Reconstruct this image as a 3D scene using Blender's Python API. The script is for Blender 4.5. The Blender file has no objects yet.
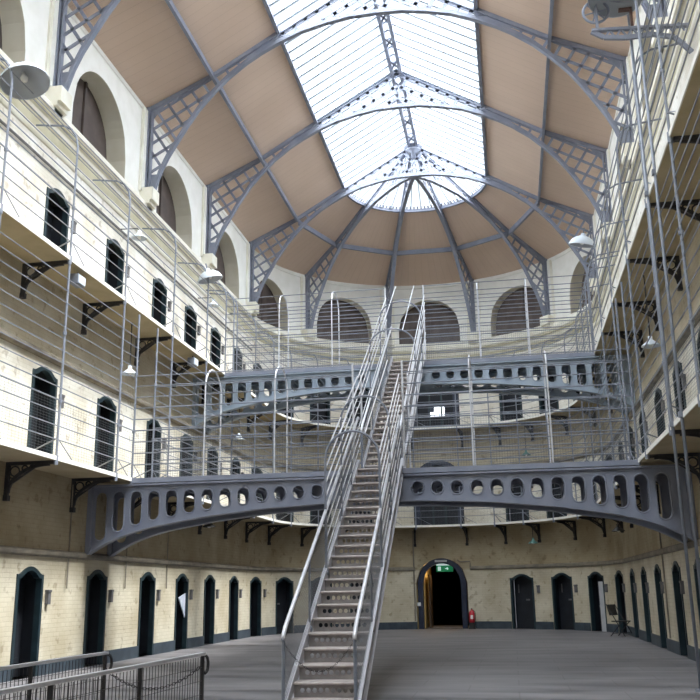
import bpy, math, random
from mathutils import Vector as V, Matrix
random.seed(7)
S = bpy.context.scene
COL = S.collection
PI = math.pi

# ------------------------------------------------------------------ hall dimensions (metres)
WL, WR = 8.979, 3.552                 # side walls at x=-WL and x=WR
XC, RX = (WR - WL) / 2, (WR + WL) / 2
YC, RY = 30.976, 5.867                # apse
ENDH = 17.6
YN = -7.0                             # the hall runs on behind the camera
G = 0.962                             # gallery width
Z1, Z2 = 3.89, 7.736                  # gallery floors
ZE = 14.08                            # eaves
ROOF = [(0, 17.57), (2.618, 16.03), (4.409, 14.955), (6.266, 14.08)]
ARCH = [(0, 16.22), (.7, 16.2), (1.3, 16.1), (2.0, 15.93), (2.6, 15.68), (3.1, 15.42), (3.5, 15.17), (4.0, 14.78), (4.4, 14.38),
        (4.8, 13.92), (5.12, 13.45), (5.4, 12.98), (5.62, 12.6), (5.8, 12.2), (5.95, 11.72)]
YT = [15.72, 20.69, 25.6, 30.58]      # trusses
HUBY = 30.58

def interp(tab, x):
    if x <= tab[0][0]: return tab[0][1]
    for (a, p), (b, q) in zip(tab, tab[1:]):
        if x <= b: return p + (q - p) * (x - a) / (b - a)
    return tab[-1][1]
zroof = lambda d: interp(ROOF, d)
zarch = lambda d: interp(ARCH, d)

# ------------------------------------------------------------------ materials
def mat(name, col, rough=.6, metal=0., emit=None, estr=1.0):
    m = bpy.data.materials.new(name); m.use_nodes = True
    b = m.node_tree.nodes['Principled BSDF']
    b.inputs['Base Color'].default_value = (*col, 1); b.inputs['Roughness'].default_value = rough; b.inputs['Metallic'].default_value = metal
    if emit: b.inputs['Emission Color'].default_value = (*emit, 1); b.inputs['Emission Strength'].default_value = estr
    return m
def N(m, t, **kw):
    n = m.node_tree.nodes.new(t)
    for k, v in kw.items():
        if hasattr(n, k): setattr(n, k, v)
        else: n.inputs[k].default_value = v
    return n
def L(m, a, b): m.node_tree.links.new(a, b)
def bsdf(m): return m.node_tree.nodes['Principled BSDF']
def ramp(m, stops, mode='LINEAR'):
    r = N(m, 'ShaderNodeValToRGB'); e = r.color_ramp.elements; r.color_ramp.interpolation = mode
    for i, (p, c) in enumerate(stops):
        if i < 2: el = e[i]; el.position = p
        else: el = e.new(p)
        el.color = (*c, 1)
    return r
def mixc(m, mode, fac, a, b):
    n = N(m, 'ShaderNodeMix', data_type='RGBA', blend_type=mode)
    for idx, v in ((0, fac), (6, a), (7, b)):
        if hasattr(v, 'is_output'): L(m, v, n.inputs[idx])
        elif idx == 0: n.inputs[0].default_value = v
        else: n.inputs[idx].default_value = (*v, 1)
    return n.outputs[2]
def mottled(name, c1, c2, scale=3., rough=.6, metal=0., bump=0., stretch=(1, 1, 1), lo=.35, hi=.65):
    m = mat(name, c1, rough, metal)
    tc = N(m, 'ShaderNodeTexCoord'); mp = N(m, 'ShaderNodeMapping'); mp.inputs['Scale'].default_value = stretch
    no = N(m, 'ShaderNodeTexNoise'); no.inputs['Scale'].default_value = scale; no.inputs['Detail'].default_value = 5
    L(m, tc.outputs['Object'], mp.inputs[0]); L(m, mp.outputs[0], no.inputs['Vector'])
    r = ramp(m, [(lo, c1), (hi, c2)]); L(m, no.outputs['Fac'], r.inputs[0]); L(m, r.outputs[0], bsdf(m).inputs['Base Color'])
    if bump:
        bp = N(m, 'ShaderNodeBump'); bp.inputs['Strength'].default_value = bump; bp.inputs['Distance'].default_value = .02
        L(m, no.outputs['Fac'], bp.inputs['Height']); L(m, bp.outputs[0], bsdf(m).inputs['Normal'])
    return m
def wall_material():
    m = mat('painted_brick', (.7, .65, .5), .75)
    uv = N(m, 'ShaderNodeUVMap'); sep = N(m, 'ShaderNodeSeparateXYZ'); L(m, uv.outputs[0], sep.inputs[0])
    br = N(m, 'ShaderNodeTexBrick'); br.inputs['Scale'].default_value = 1
    br.inputs['Brick Width'].default_value = .24; br.inputs['Row Height'].default_value = .085; br.inputs['Mortar Size'].default_value = .008
    br.inputs['Color1'].default_value = (1, 1, 1, 1); br.inputs['Color2'].default_value = (.93, .93, .91, 1); br.inputs['Mortar'].default_value = (.86, .85, .82, 1)
    L(m, uv.outputs[0], br.inputs['Vector'])
    # wall colour by height: cream below, whiter above, browner bands under each gallery
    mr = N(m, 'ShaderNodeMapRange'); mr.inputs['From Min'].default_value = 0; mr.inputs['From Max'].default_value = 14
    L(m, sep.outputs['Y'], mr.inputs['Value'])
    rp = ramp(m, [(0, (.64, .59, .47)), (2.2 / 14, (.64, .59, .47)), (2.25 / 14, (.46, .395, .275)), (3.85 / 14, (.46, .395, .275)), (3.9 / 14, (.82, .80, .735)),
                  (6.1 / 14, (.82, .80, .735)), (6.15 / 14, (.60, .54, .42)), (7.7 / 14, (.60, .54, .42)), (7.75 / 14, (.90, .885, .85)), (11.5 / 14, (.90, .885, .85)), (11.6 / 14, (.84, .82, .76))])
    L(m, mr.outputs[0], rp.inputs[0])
    tc = N(m, 'ShaderNodeTexCoord')
    n1 = N(m, 'ShaderNodeTexNoise'); n1.inputs['Scale'].default_value = .9; n1.inputs['Detail'].default_value = 6; L(m, tc.outputs['Object'], n1.inputs['Vector'])
    r1 = ramp(m, [(.36, (.70, .65, .56)), (.62, (1, 1, 1))]); L(m, n1.outputs['Fac'], r1.inputs[0])
    n2 = N(m, 'ShaderNodeTexNoise'); n2.inputs['Scale'].default_value = 4.5; n2.inputs['Detail'].default_value = 4; L(m, tc.outputs['Object'], n2.inputs['Vector'])
    r2 = ramp(m, [(.30, (.42, .35, .26)), (.40, (1, 1, 1))]); L(m, n2.outputs['Fac'], r2.inputs[0])
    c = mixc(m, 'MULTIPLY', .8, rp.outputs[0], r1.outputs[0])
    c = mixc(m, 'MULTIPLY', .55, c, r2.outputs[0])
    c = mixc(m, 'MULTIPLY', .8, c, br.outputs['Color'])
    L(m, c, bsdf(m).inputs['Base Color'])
    bp = N(m, 'ShaderNodeBump'); bp.inputs['Strength'].default_value = .8; bp.inputs['Distance'].default_value = .02
    ad = N(m, 'ShaderNodeMath', operation='MULTIPLY_ADD'); L(m, n2.outputs['Fac'], ad.inputs[0]); ad.inputs[1].default_value = .6; L(m, br.outputs['Color'], ad.inputs[2])
    L(m, ad.outputs[0], bp.inputs['Height']); L(m, bp.outputs[0], bsdf(m).inputs['Normal'])
    return m
def floor_material():
    m = mat('stone_floor', (.3, .3, .31), .55)
    tc = N(m, 'ShaderNodeTexCoord'); mp = N(m, 'ShaderNodeMapping'); mp.inputs['Scale'].default_value = (.22, 1.1, 1)
    L(m, tc.outputs['Object'], mp.inputs[0])
    n1 = N(m, 'ShaderNodeTexNoise'); n1.inputs['Scale'].default_value = 1.6; n1.inputs['Detail'].default_value = 7; n1.inputs['Roughness'].default_value = .6
    L(m, mp.outputs[0], n1.inputs['Vector'])
    r1 = ramp(m, [(.32, (.06, .058, .066)), (.47, (.15, .143, .152)), (.66, (.23, .218, .226))]); L(m, n1.outputs['Fac'], r1.inputs[0])
    mp2 = N(m, 'ShaderNodeMapping'); mp2.inputs['Rotation'].default_value = (0, 0, PI / 2); L(m, tc.outputs['Object'], mp2.inputs[0])
    br = N(m, 'ShaderNodeTexBrick'); br.inputs['Scale'].default_value = 1; br.inputs['Brick Width'].default_value = 1.5; br.inputs['Row Height'].default_value = .9
    br.inputs['Mortar Size'].default_value = .012; br.inputs['Color1'].default_value = (1, 1, 1, 1); br.inputs['Color2'].default_value = (.9, .9, .9, 1); br.inputs['Mortar'].default_value = (.72, .71, .7, 1)
    L(m, tc.outputs['Object'], br.inputs['Vector'])
    c = mixc(m, 'MULTIPLY', .8, r1.outputs[0], br.outputs['Color']); L(m, c, bsdf(m).inputs['Base Color'])
    rr = N(m, 'ShaderNodeMapRange'); rr.inputs['To Min'].default_value = .38; rr.inputs['To Max'].default_value = .7; L(m, n1.outputs['Fac'], rr.inputs['Value']); L(m, rr.outputs[0], bsdf(m).inputs['Roughness'])
    return m
def ceiling_material():
    m = mat('roof_boards', (.43, .31, .24), .6)
    uv = N(m, 'ShaderNodeUVMap')
    br = N(m, 'ShaderNodeTexBrick'); br.inputs['Scale'].default_value = 1; br.inputs['Brick Width'].default_value = 30; br.inputs['Row Height'].default_value = .30
    br.inputs['Mortar Size'].default_value = .007; br.inputs['Color1'].default_value = (1, 1, 1, 1); br.inputs['Color2'].default_value = (.975, .97, .965, 1); br.inputs['Mortar'].default_value = (.83, .81, .79, 1)
    L(m, uv.outputs[0], br.inputs['Vector'])
    tc = N(m, 'ShaderNodeTexCoord'); n1 = N(m, 'ShaderNodeTexNoise'); n1.inputs['Scale'].default_value = .5; n1.inputs['Detail'].default_value = 4; L(m, tc.outputs['Object'], n1.inputs['Vector'])
    r1 = ramp(m, [(.3, (.61, .465, .37)), (.7, (.68, .53, .43))]); L(m, n1.outputs['Fac'], r1.inputs[0])
    L(m, mixc(m, 'MULTIPLY', .9, r1.outputs[0], br.outputs['Color']), bsdf(m).inputs['Base Color'])
    return m
def glass_material():
    m = mat('skylight_glass', (.9, .95, 1), .1)
    t = N(m, 'ShaderNodeBsdfTransparent'); t.inputs['Color'].default_value = (.93, .97, 1, 1)
    g = N(m, 'ShaderNodeBsdfGlossy'); g.inputs['Roughness'].default_value = .15
    x = N(m, 'ShaderNodeMixShader'); x.inputs[0].default_value = .06
    L(m, t.outputs[0], x.inputs[1]); L(m, g.outputs[0], x.inputs[2])
    L(m, x.outputs[0], m.node_tree.nodes['Material Output'].inputs['Surface'])
    return m
M = dict(
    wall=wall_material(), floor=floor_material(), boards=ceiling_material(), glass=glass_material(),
    stone=mottled('cream_stone', (.74, .71, .60), (.82, .80, .72), 2.5, .8, bump=.2),
    pale=mottled('pale_render', (.80, .79, .74), (.86, .85, .81), 2.5, .8),
    ledge=mottled('grimy_ledge', (.17, .15, .125), (.27, .24, .19), 3, .8, bump=.3),
    deck=mottled('gallery_slab', (.40, .33, .20), (.50, .42, .27), 1.3, .8, bump=.2),
    edge=mottled('slab_edge', (.74, .72, .66), (.80, .79, .74), 4, .7),
    iron=mottled('grey_blue_iron', (.195, .215, .28), (.25, .27, .335), 2.5, .5, 0., .1),
    ironU=mottled('pale_blue_iron', (.27, .33, .41), (.33, .39, .46), 2.5, .5, 0., .1),
    dark=mottled('dark_bracket_iron', (.022, .022, .028), (.045, .043, .045), 6, .6),
    pipe=mottled('grey_rail_paint', (.17, .19, .235), (.23, .25, .30), 6, .4),
    steel=mottled('worn_steel', (.58, .59, .64), (.74, .75, .80), 5, .3, .25),
    string=mottled('stringer_paint', (.46, .46, .51), (.57, .57, .62), 3, .45, .2),
    tread=mottled('worn_tread', (.33, .285, .27), (.44, .395, .375), 6, .55),
    riser=mottled('riser_iron', (.20, .18, .18), (.28, .26, .25), 6, .55),
    band=mottled('cornice_shadow_grime', (.44, .40, .27), (.54, .50, .36), 2, .8),
    bar=mottled('pale_glazing_bar', (.40, .46, .54), (.46, .52, .60), 2, .5),
    mesh=mat('mesh_wire', (.13, .14, .16), .5, .2),
    teal=mottled('teal_door_paint', (.011, .026, .034), (.019, .04, .051), 5, .45),
    leaf=mottled('unlit_inside_black', (.006, .008, .013), (.011, .014, .022), 3, .7),  # near-black: the darkness of unlit cells put into the colour
    navy=mottled('navy_door_paint', (.014, .02, .045), (.022, .03, .06), 4, .4),
    skirt=mottled('teal_skirting_paint', (.032, .045, .062), (.055, .075, .095), 3, .5),
    kerb=mottled('pale_gutter_stone', (.42, .43, .46), (.52, .53, .55), 3, .6),
    box=mottled('grey_lock_box', (.10, .10, .11), (.15, .145, .15), 8, .5),
    recess=mottled('brown_louvre_wood', (.075, .055, .05), (.11, .085, .075), 3, .6),
    reveal=mottled('arch_reveal', (.60, .56, .45), (.66, .62, .52), 2, .8),
    enamel=mat('white_enamel', (.62, .68, .76), .35), enamel_in=mat('grey_enamel_inside', (.34, .37, .42), .5),
    bulb=mat('lamp_bulb', (.8, .8, .78), .2), green=mat('green_enamel', (.10, .22, .20), .35),
    red=mat('red_paint', (.55, .02, .04), .3), black=mat('black_rubber', (.012, .012, .014), .5), white=mat('white_card', (.8, .8, .8), .6),
    light_patch=mottled('painted_daylight', (.45, .50, .62), (.62, .66, .76), 6, .9), ochre=mat('ochre_passage', (.62, .46, .20), .8), umber=mat('brown_door_wood', (.09, .055, .035), .5),
    sign=mat('exit_sign_green', (.02, .30, .12), .4, emit=(.02, .42, .16), estr=.22), signw=mat('exit_sign_white', (.8, .9, .88), .4, emit=(.7, .95, .92), estr=.55),
    litpane=mat('daylit_pane', (.9, .95, 1), .3, emit=(.9, .95, 1), estr=2.2), wood=mottled('brown_hoist_iron', (.10, .05, .04), (.16, .09, .07), 4, .6),
)

# ------------------------------------------------------------------ mesh helpers
class MB:
    def __init__(s): s.v = []; s.f = []; s.uv = {}
    def quad(s, a, b, c, d): n = len(s.v); s.v += [V(a), V(b), V(c), V(d)]; s.f.append((n, n + 1, n + 2, n + 3))
    def quv(s, pts, uvs):
        n = len(s.v); s.v += [V(p) for p in pts]; s.f.append(tuple(range(n, n + len(pts))))
        for i, t in enumerate(uvs): s.uv[n + i] = t
    def box(s, lo, hi):
        x0, y0, z0 = lo; x1, y1, z1 = hi; n = len(s.v)
        s.v += [V(p) for p in ((x0, y0, z0), (x1, y0, z0), (x1, y1, z0), (x0, y1, z0), (x0, y0, z1), (x1, y0, z1), (x1, y1, z1), (x0, y1, z1))]
        s.f += [tuple(n + i for i in q) for q in ((0, 3, 2, 1), (4, 5, 6, 7), (0, 1, 5, 4), (1, 2, 6, 5), (2, 3, 7, 6), (3, 0, 4, 7))]
    def bar(s, p, q, w, h, up=(0, 0, 1)):
        p, q = V(p), V(q); d = (q - p)
        if d.length < 1e-6: return
        d.normalize(); a = d.cross(V(up))
        if a.length < 1e-4: a = d.cross(V((1, 0, 0)))
        a.normalize(); b = a.cross(d); a *= w / 2; b *= h / 2; n = len(s.v)
        for o in (p, q): s.v += [o - a - b, o + a - b, o + a + b, o - a + b]
        s.f += [tuple(n + i for i in t) for t in ((0, 3, 2, 1), (4, 5, 6, 7), (0, 1, 5, 4), (1, 2, 6, 5), (2, 3, 7, 6), (3, 0, 4, 7))]
    def path(s, pts, w, h, up=(0, 0, 1)):
        for a, b in zip(pts, pts[1:]): s.bar(a, b, w, h, up)
    def tube(s, pts, r, n=6, closed=False, caps=True):
        pts = [V(p) for p in pts]; k = len(pts)
        if k < 2: return
        prev = None; rings = []
        for i, p in enumerate(pts):
            if closed: t = pts[(i + 1) % k] - pts[i - 1]
            else: t = pts[min(i + 1, k - 1)] - pts[max(i - 1, 0)]
            if t.length < 1e-9: t = V((0, 0, 1))
            t.normalize()
            if prev is None:
                a = t.cross(V((0, 0, 1)))
                if a.length < 1e-3: a = t.cross(V((1, 0, 0)))
            else: a = prev - t * prev.dot(t)
            if a.length < 1e-6: a = t.cross(V((0, 1, 0)))
            a.normalize(); b = t.cross(a); prev = a; base = len(s.v)
            rr = r[i] if isinstance(r, (list, tuple)) else r
            for j in range(n):
                th = 2 * PI * j / n + PI / 4; s.v.append(p + (a * math.cos(th) + b * math.sin(th)) * rr)
            rings.append(base)
        m = k if closed else k - 1
        for i in range(m):
            A, B = rings[i], rings[(i + 1) % k]
            for j in range(n): s.f.append((A + j, A + (j + 1) % n, B + (j + 1) % n, B + j))
        if caps and not closed: s.f.append(tuple(rings[0] + j for j in reversed(range(n)))); s.f.append(tuple(rings[-1] + j for j in range(n)))
    def wire(s, p, q, r): s.tube([p, q], r, 4, caps=False)
    def lathe(s, prof, n=20, c=(0, 0, 0), rot=None):
        base = len(s.v); c = V(c)
        for (r, z) in prof:
            for j in range(n):
                p = V((r * math.cos(2 * PI * j / n), r * math.sin(2 * PI * j / n), z))
                s.v.append(c + (rot @ p if rot else p))
        for i in range(len(prof) - 1):
            for j in range(n): s.f.append((base + i * n + j, base + i * n + (j + 1) % n, base + (i + 1) * n + (j + 1) % n, base + (i + 1) * n + j))
    def build(s, name, m, parent=None, smooth=False):
        me = bpy.data.meshes.new(name); me.from_pydata(s.v, [], s.f); me.materials.append(m)
        if s.uv:
            l = me.uv_layers.new(name='UVMap')
            for i, lp in enumerate(me.loops): l.data[i].uv = s.uv.get(lp.vertex_index, (0, 0))
        if smooth: me.polygons.foreach_set('use_smooth', [True] * len(me.polygons))
        me.update()
        o = bpy.data.objects.new(name, me); COL.objects.link(o)
        if parent: o.parent = parent
        return o
def tag(o, label=None, cat=None, group=None, kind=None):
    for k, v in (('label', label), ('category', cat), ('group', group), ('kind', kind)):
        if v: o[k] = v
    return o
def empty(name, label=None, cat=None, loc=(0, 0, 0), rz=0, group=None, kind=None):
    o = bpy.data.objects.new(name, None); COL.objects.link(o); o.location = loc; o.rotation_euler = (0, 0, rz); o.empty_display_size = .2
    return tag(o, label, cat, group, kind)
def inst(src, parent, loc=None, rz=None):
    o = src.copy(); COL.objects.link(o); o.parent = parent
    if loc is not None: o.location = loc
    if rz is not None: o.rotation_euler = (0, 0, rz)
    return o
def copy_tree(o, loc, rz, rot=None):
    c = o.copy(); COL.objects.link(c); c.location = loc; c.rotation_euler = rot or (0, 0, rz)
    for ch in o.children:
        d = ch.copy(); COL.objects.link(d); d.parent = c
        for g in ch.children: e = g.copy(); COL.objects.link(e); e.parent = d
    return c
def struct(o): return tag(o, kind='structure')
def lin(a, b, n): return [a + (b - a) * i / n for i in range(n + 1)]
ORD = ['first', 'second', 'third', 'fourth', 'fifth', 'sixth', 'seventh', 'eighth', 'ninth', 'tenth', 'eleventh', 'twelfth']

# ------------------------------------------------------------------ the U-shaped plan
def apse(th, off=0., z=0.): th = math.radians(th); return V((XC + (RX - off) * math.cos(th), YC + (RY - off) * math.sin(th), z))
def left(y, off=0., z=0.): return V((-WL + off, y, z))
def right(y, off=0., z=0.): return V((WR - off, y, z))
def upath(off, z, y0=YN, y1=YN, n=44):
    return [left(y0, off, z)] + [apse(t, off, z) for t in lin(180, 0, n)] + [right(y1, off, z)]

def pierced(mb, P, s0, s1, zlo, zhi, ops, ds, depth, back=False, nu=12, uvs=1.0, rev=None):
    """A sheet P(s, z, d) over s0..s1, zlo(s)..zhi(s) with openings (c, half, zb(u), zt(u)) and reveals of the given depth."""
    ss = set(round(x, 5) for x in lin(s0, s1, max(1, int(math.ceil((s1 - s0) / ds)))))
    for c, h, zb, zt in ops:
        ss -= {x for x in ss if c - h - 1e-4 < x < c + h + 1e-4 and s0 < x < s1}
        for u in lin(-1, 1, nu): ss.add(round(c + h * u, 5))
    ss = sorted(x for x in ss if s0 - 1e-6 <= x <= s1 + 1e-6)
    for a, b in zip(ss, ss[1:]):
        if b - a < 1e-5: continue
        m = (a + b) / 2; gaps = []
        for c, h, zb, zt in ops:
            if abs(m - c) < h:
                ua, ub = max(-1, (a - c) / h), min(1, (b - c) / h); gaps.append((zb(ua), zb(ub), zt(ua), zt(ub)))
        gaps.sort(); la, lb = zlo(a), zlo(b); sol = []
        for g in gaps: sol.append((la, lb, g[0], g[1])); la, lb = g[2], g[3]
        sol.append((la, lb, zhi(a), zhi(b)))
        for (p, q, r, t) in sol:
            if r - p < 1e-4 and t - q < 1e-4: continue
            for d in ((0, depth) if back else (0,)):
                mb.quv([P(a, p, d), P(b, q, d), P(b, t, d), P(a, r, d)], [(a * uvs, p), (b * uvs, q), (b * uvs, t), (a * uvs, r)])
        for (p, q, r, t) in gaps:
            (rev or mb).quv([P(a, r, 0), P(b, t, 0), P(b, t, depth), P(a, r, depth)], [(a * uvs, r), (b * uvs, t), (b * uvs, t + depth), (a * uvs, r + depth)])
            (rev or mb).quv([P(a, p, 0), P(b, q, 0), P(b, q, depth), P(a, p, depth)], [(a * uvs, p), (b * uvs, q), (b * uvs, q - depth), (a * uvs, p - depth)])
    for c, h, zb, zt in ops:
        for u in (-1, 1):
            s = c + h * u
            if zt(u) - zb(u) > 1e-3: (rev or mb).quv([P(s, zb(u), 0), P(s, zt(u), 0), P(s, zt(u), depth), P(s, zb(u), depth)], [(s, zb(u)), (s, zt(u)), (s + depth, zt(u)), (s + depth, zb(u))])

# ------------------------------------------------------------------ doors and openings along the walls
DW = .49                                                     # half width of a cell doorway
LD = [10.75, 13.55, 16.33, 19.22, 22.1, 24.57, 26.94, 29.42]
RD = [29.1, 26.6, 24.07, 21.38, 18.8, 16.2, 13.5, 10.8]
AD = [172.0, 153.5, 136.2, 119.8, 60.9, 44.3, 27.0, 9.0]
ADEG = math.degrees(DW / 6.07)
ZF = [0., Z1, Z2]
head = lambda z: (lambda u: z + 1.86 + (.145 * (1 - (u / .78) ** 2) if abs(u) < .78 else 0))
flat = lambda z: (lambda u: z)
ops_l = [(y, DW, flat(z), head(z)) for y in LD for z in ZF]
ops_r = [(y, DW, flat(z), head(z)) for y in RD for z in ZF]
ops_a = [(t, ADEG, flat(z), head(z)) for t in AD for z in ZF]
# the wide arched doorway at the head of the hall, one per storey
AW = .95; AWD = math.degrees(AW / 5.9)
ahead = lambda z, r=AW: (lambda u: z + 1.72 + r * math.sqrt(max(0, 1 - u * u)))
ops_a += [(90.4, AWD, flat(z), ahead(z)) for z in ZF]
# arched openings of the top storey
arch_top = lambda r, z0=12.12: (lambda u: z0 + r * math.sqrt(max(0, 1 - u * u)))
AY = [3.4, 8.35, 13.2, 18.1, 23.05, 28.0]
WIN_A = [(163.0, 1.18), (125.6, 1.24), (91.4, 1.24), (55.5, 1.24), (18.0, 1.18)]
WIN_R = 1.42
wops_s = [(y, WIN_R, flat(11.48), arch_top(WIN_R, 12.0)) for y in AY]
wops_a = [(t, math.degrees(r / 6.05), flat(11.5), arch_top(r + .06)) for t, r in WIN_A]

PL = lambda s, z, d: V((-WL - d, s, z)); PR = lambda s, z, d: V((WR + d, s, z)); PA = lambda s, z, d: apse(s, -d, z)
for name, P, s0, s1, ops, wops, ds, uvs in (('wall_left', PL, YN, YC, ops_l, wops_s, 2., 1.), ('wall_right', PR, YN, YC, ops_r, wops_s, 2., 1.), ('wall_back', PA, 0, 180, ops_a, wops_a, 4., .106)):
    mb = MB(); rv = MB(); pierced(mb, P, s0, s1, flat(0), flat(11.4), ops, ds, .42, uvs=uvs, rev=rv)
    w = struct(mb.build(name, M['wall'])); struct(rv.build('door_reveals', M['leaf'], w))  # door reveals take the same black, shade put into colour
    mb = MB(); rv = MB(); pierced(mb, P, s0, s1, flat(11.4), flat(ZE + .12), wops, ds, .52, uvs=uvs, rev=rv, nu=24)
    struct(mb.build('arcade_wall', M['pale'], w)); struct(rv.build('arch_reveals', M['reveal'], w))

mb = MB(); mb.box((-WL - .5, YN - .2, 0), (WR + .5, YN, ENDH)); struct(mb.build('wall_front_added', M['pale']))  # end wall added out of view to cut daylight from behind
# floor, gutters, skirting
mb = MB(); mb.quad((-WL - 1.5, YN, 0), (WR + 1.5, YN, 0), (WR + 1.5, YC + RY + 4, 0), (-WL - 1.5, YC + RY + 4, 0)); struct(mb.build('floor', M['floor']))
def strip_segments(doors, half):                              # skirting runs between the doorways
    e = sorted(doors); return [(a + half, b - half) for a, b in zip(e, e[1:])]
mb = MB()
for a, b in [(YN, LD[0] - DW)] + strip_segments(LD, DW) + [(LD[-1] + DW, YC)]: mb.box((-WL - .01, a, 0), (-WL + .03, b, .27))
struct(mb.build('baseboard_left', M['skirt'])); mb = MB()
for a, b in [(YN, min(RD) - DW)] + strip_segments(RD, DW) + [(max(RD) + DW, YC)]: mb.box((WR - .03, a, 0), (WR + .01, b, .27))
struct(mb.build('baseboard_right', M['skirt'])); mb = MB()
ads = sorted([(t, ADEG) for t in AD] + [(90.4, AWD)]); prev = 0
for t, h in ads + [(180, 0)]:
    seg = lin(prev, t - h, max(1, int((t - h - prev) / 4)))
    for a, b in zip(seg, seg[1:]): mb.quad(apse(a, .03, 0), apse(b, .03, 0), apse(b, .03, .27), apse(a, .03, .27)); mb.quad(apse(a, .03, .27), apse(b, .03, .27), apse(b, 0, .27), apse(a, 0, .27))
    prev = t + h
struct(mb.build('baseboard_back', M['skirt']))

# string courses, cornice
def usweep(name, prof, m, gap=None):
    up_ = lambda o, z: [left(YN, o, z)] + [apse(t, o, z) for t in lin(180, gap[0], 20) + lin(gap[1], 0, 20)] + [right(YN, o, z)] if gap else upath(o, z)
    mb = MB(); ps = [up_(o, z) for o, z in prof]
    for p, q in zip(ps, ps[1:]):
        for i in range(len(p) - 1):
            if not (gap and i == 21): mb.quad(p[i], p[i + 1], q[i + 1], q[i])
    return struct(mb.build(name, m))
usweep('trim_2', [(0, 2.2), (.05, 2.21), (.07, 2.24), (.07, 2.3), (.04, 2.33), (0, 2.35)], M['ledge'], (99.8, 79.9))
usweep('trim_3', [(0, 6.03), (.06, 6.04), (.1, 6.08), (.1, 6.15), (.05, 6.19), (0, 6.22)], M['ledge'])
usweep('trim_4', [(0, 10.44), (.03, 10.46), (.05, 10.5), (.05, 10.6), (.02, 10.63), (.02, 10.86), (.06, 10.9), (.08, 10.98), (.13, 11.02), (.15, 11.1), (.2, 11.14), (.2, 11.24), (.17, 11.29), (0, 11.5)], M['stone'])
usweep('trim_41', [(.022, 10.62), (.03, 10.64), (.03, 10.85), (.022, 10.87)], M['band'])  # tan bands carry the cornice's shadow and grime in their colour
usweep('trim_42', [(.14, 11.02), (.16, 11.04), (.16, 11.09), (.15, 11.1)], M['band'])
usweep('trim_5', [(0, 13.93), (.03, 13.95), (.03, 14.05), (0, 14.06)], M['pale'])

# cell doors: a timber frame in the opening and a panel painted black as the unlit cell
def opening_outline(half, zb, ztf, n=14): return [(-half, zb)] + [(half * u, ztf(u)) for u in lin(-1, 1, n)] + [(half, zb)]
def frame_mesh(half, ztf, t=.075, y0=-.025, y1=.1):
    mb = MB(); o = opening_outline(half, 0, ztf); cx, cz = 0, 1.0; i_ = []
    for x, z in o:
        sx = (half - t) / half; i_.append((x * sx, z if z < .01 else z - t))
    for k in range(len(o) - 1):
        (a, b), (c, d) = o[k], o[k + 1]; (e, f), (g, h) = i_[k], i_[k + 1]
        mb.quad((a, y0, b), (c, y0, d), (g, y0, h), (e, y0, f)); mb.quad((e, y0, f), (g, y0, h), (g, y1, h), (e, y1, f)); mb.quad((a, y0, b), (c, y0, d), (c, .02, d), (a, .02, b))
    return mb
def dark_panel_mesh(half, ztf, y=.36, n=14):
    mb = MB(); o = [(half * u, ztf(u)) for u in lin(-1, 1, n)]
    for (a, b), (c, d) in zip(o, o[1:]): mb.quad((a, y, 0), (c, y, 0), (c, y, d + .02), (a, y, b + .02))
    for z in (.25, .95, 1.62): mb.box((-half + .1, y - .02, z), (half - .1, y, z + .09))
    return mb
proto_door = empty('door_1', kind='structure')
frame_mesh(DW, head(0)).build('door_frame', M['teal'], proto_door)
dark_panel_mesh(DW + .02, head(0)).build('door_leaf', M['leaf'], proto_door)
mb = MB(); mb.box((-.03, .325, 1.02), (.12, .345, 1.08)); mb.box((-.34, .33, 1.3), (-.30, .345, 1.62)); mb.build('door_bolt', M['box'], proto_door)
nd = [0]; box_jobs = []
def put_door(p, rz):
    nd[0] += 1
    if nd[0] == 1: proto_door.location = p; proto_door.rotation_euler = (0, 0, rz); return proto_door
    d = copy_tree(proto_door, p, rz); d.name = 'door_%d' % nd[0]; return d
TIER = ['ground floor', 'middle gallery', 'top gallery']
for k, z in enumerate(ZF):
    for i, y in enumerate(LD): put_door((-WL, y, z), PI / 2); box_jobs.append((left(y + .68, .0, z + 1.43), PI / 2, 'wall facing hoist', i, k))
    for i, y in enumerate(reversed(RD)): put_door((WR, y, z), -PI / 2); box_jobs.append((right(y - .68, .0, z + 1.43), -PI / 2, 'long wall with hoist', i, k))
    for i, t in enumerate(AD):
        p = apse(t, 0, z); c = p - V((XC, YC, z)); rz = math.atan2(c.y / RY ** 2, c.x / RX ** 2) - PI / 2
        put_door(p, rz); q = apse(t - ADEG * 1.42, 0, z + 1.43); box_jobs.append((q, rz, 'curved end wall', i, k))
lock = MB(); lock.box((-.055, -.07, -.13), (.055, 0, .13)); lock.box((-.065, -.08, .10), (.065, 0, .145)); lock_o = None; cnt = {}
for (p, rz, wn, i, k) in box_jobs:
    if (wn != 'curved end wall' and p.y < 15.3) or (wn == 'long wall with hoist' and k == 2): continue
    i = cnt.get((wn, k), 0); cnt[(wn, k)] = i + 1
    if lock_o is None: lock_o = lock.build('lock_box', M['box']); o = lock_o
    else: o = lock_o.copy(); COL.objects.link(o)
    o.location = p; o.rotation_euler = (0, 0, rz)
    if wn == 'curved end wall': lab = 'grey lock box by %s %s door along the curved end wall' % (ORD[i], TIER[k])
    else: lab = 'grey lock box by %s %s door from the entrance, %s' % (ORD[i], TIER[k], wn)
    tag(o, lab, 'lock box', 'lock boxes beside the cell doors')

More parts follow.
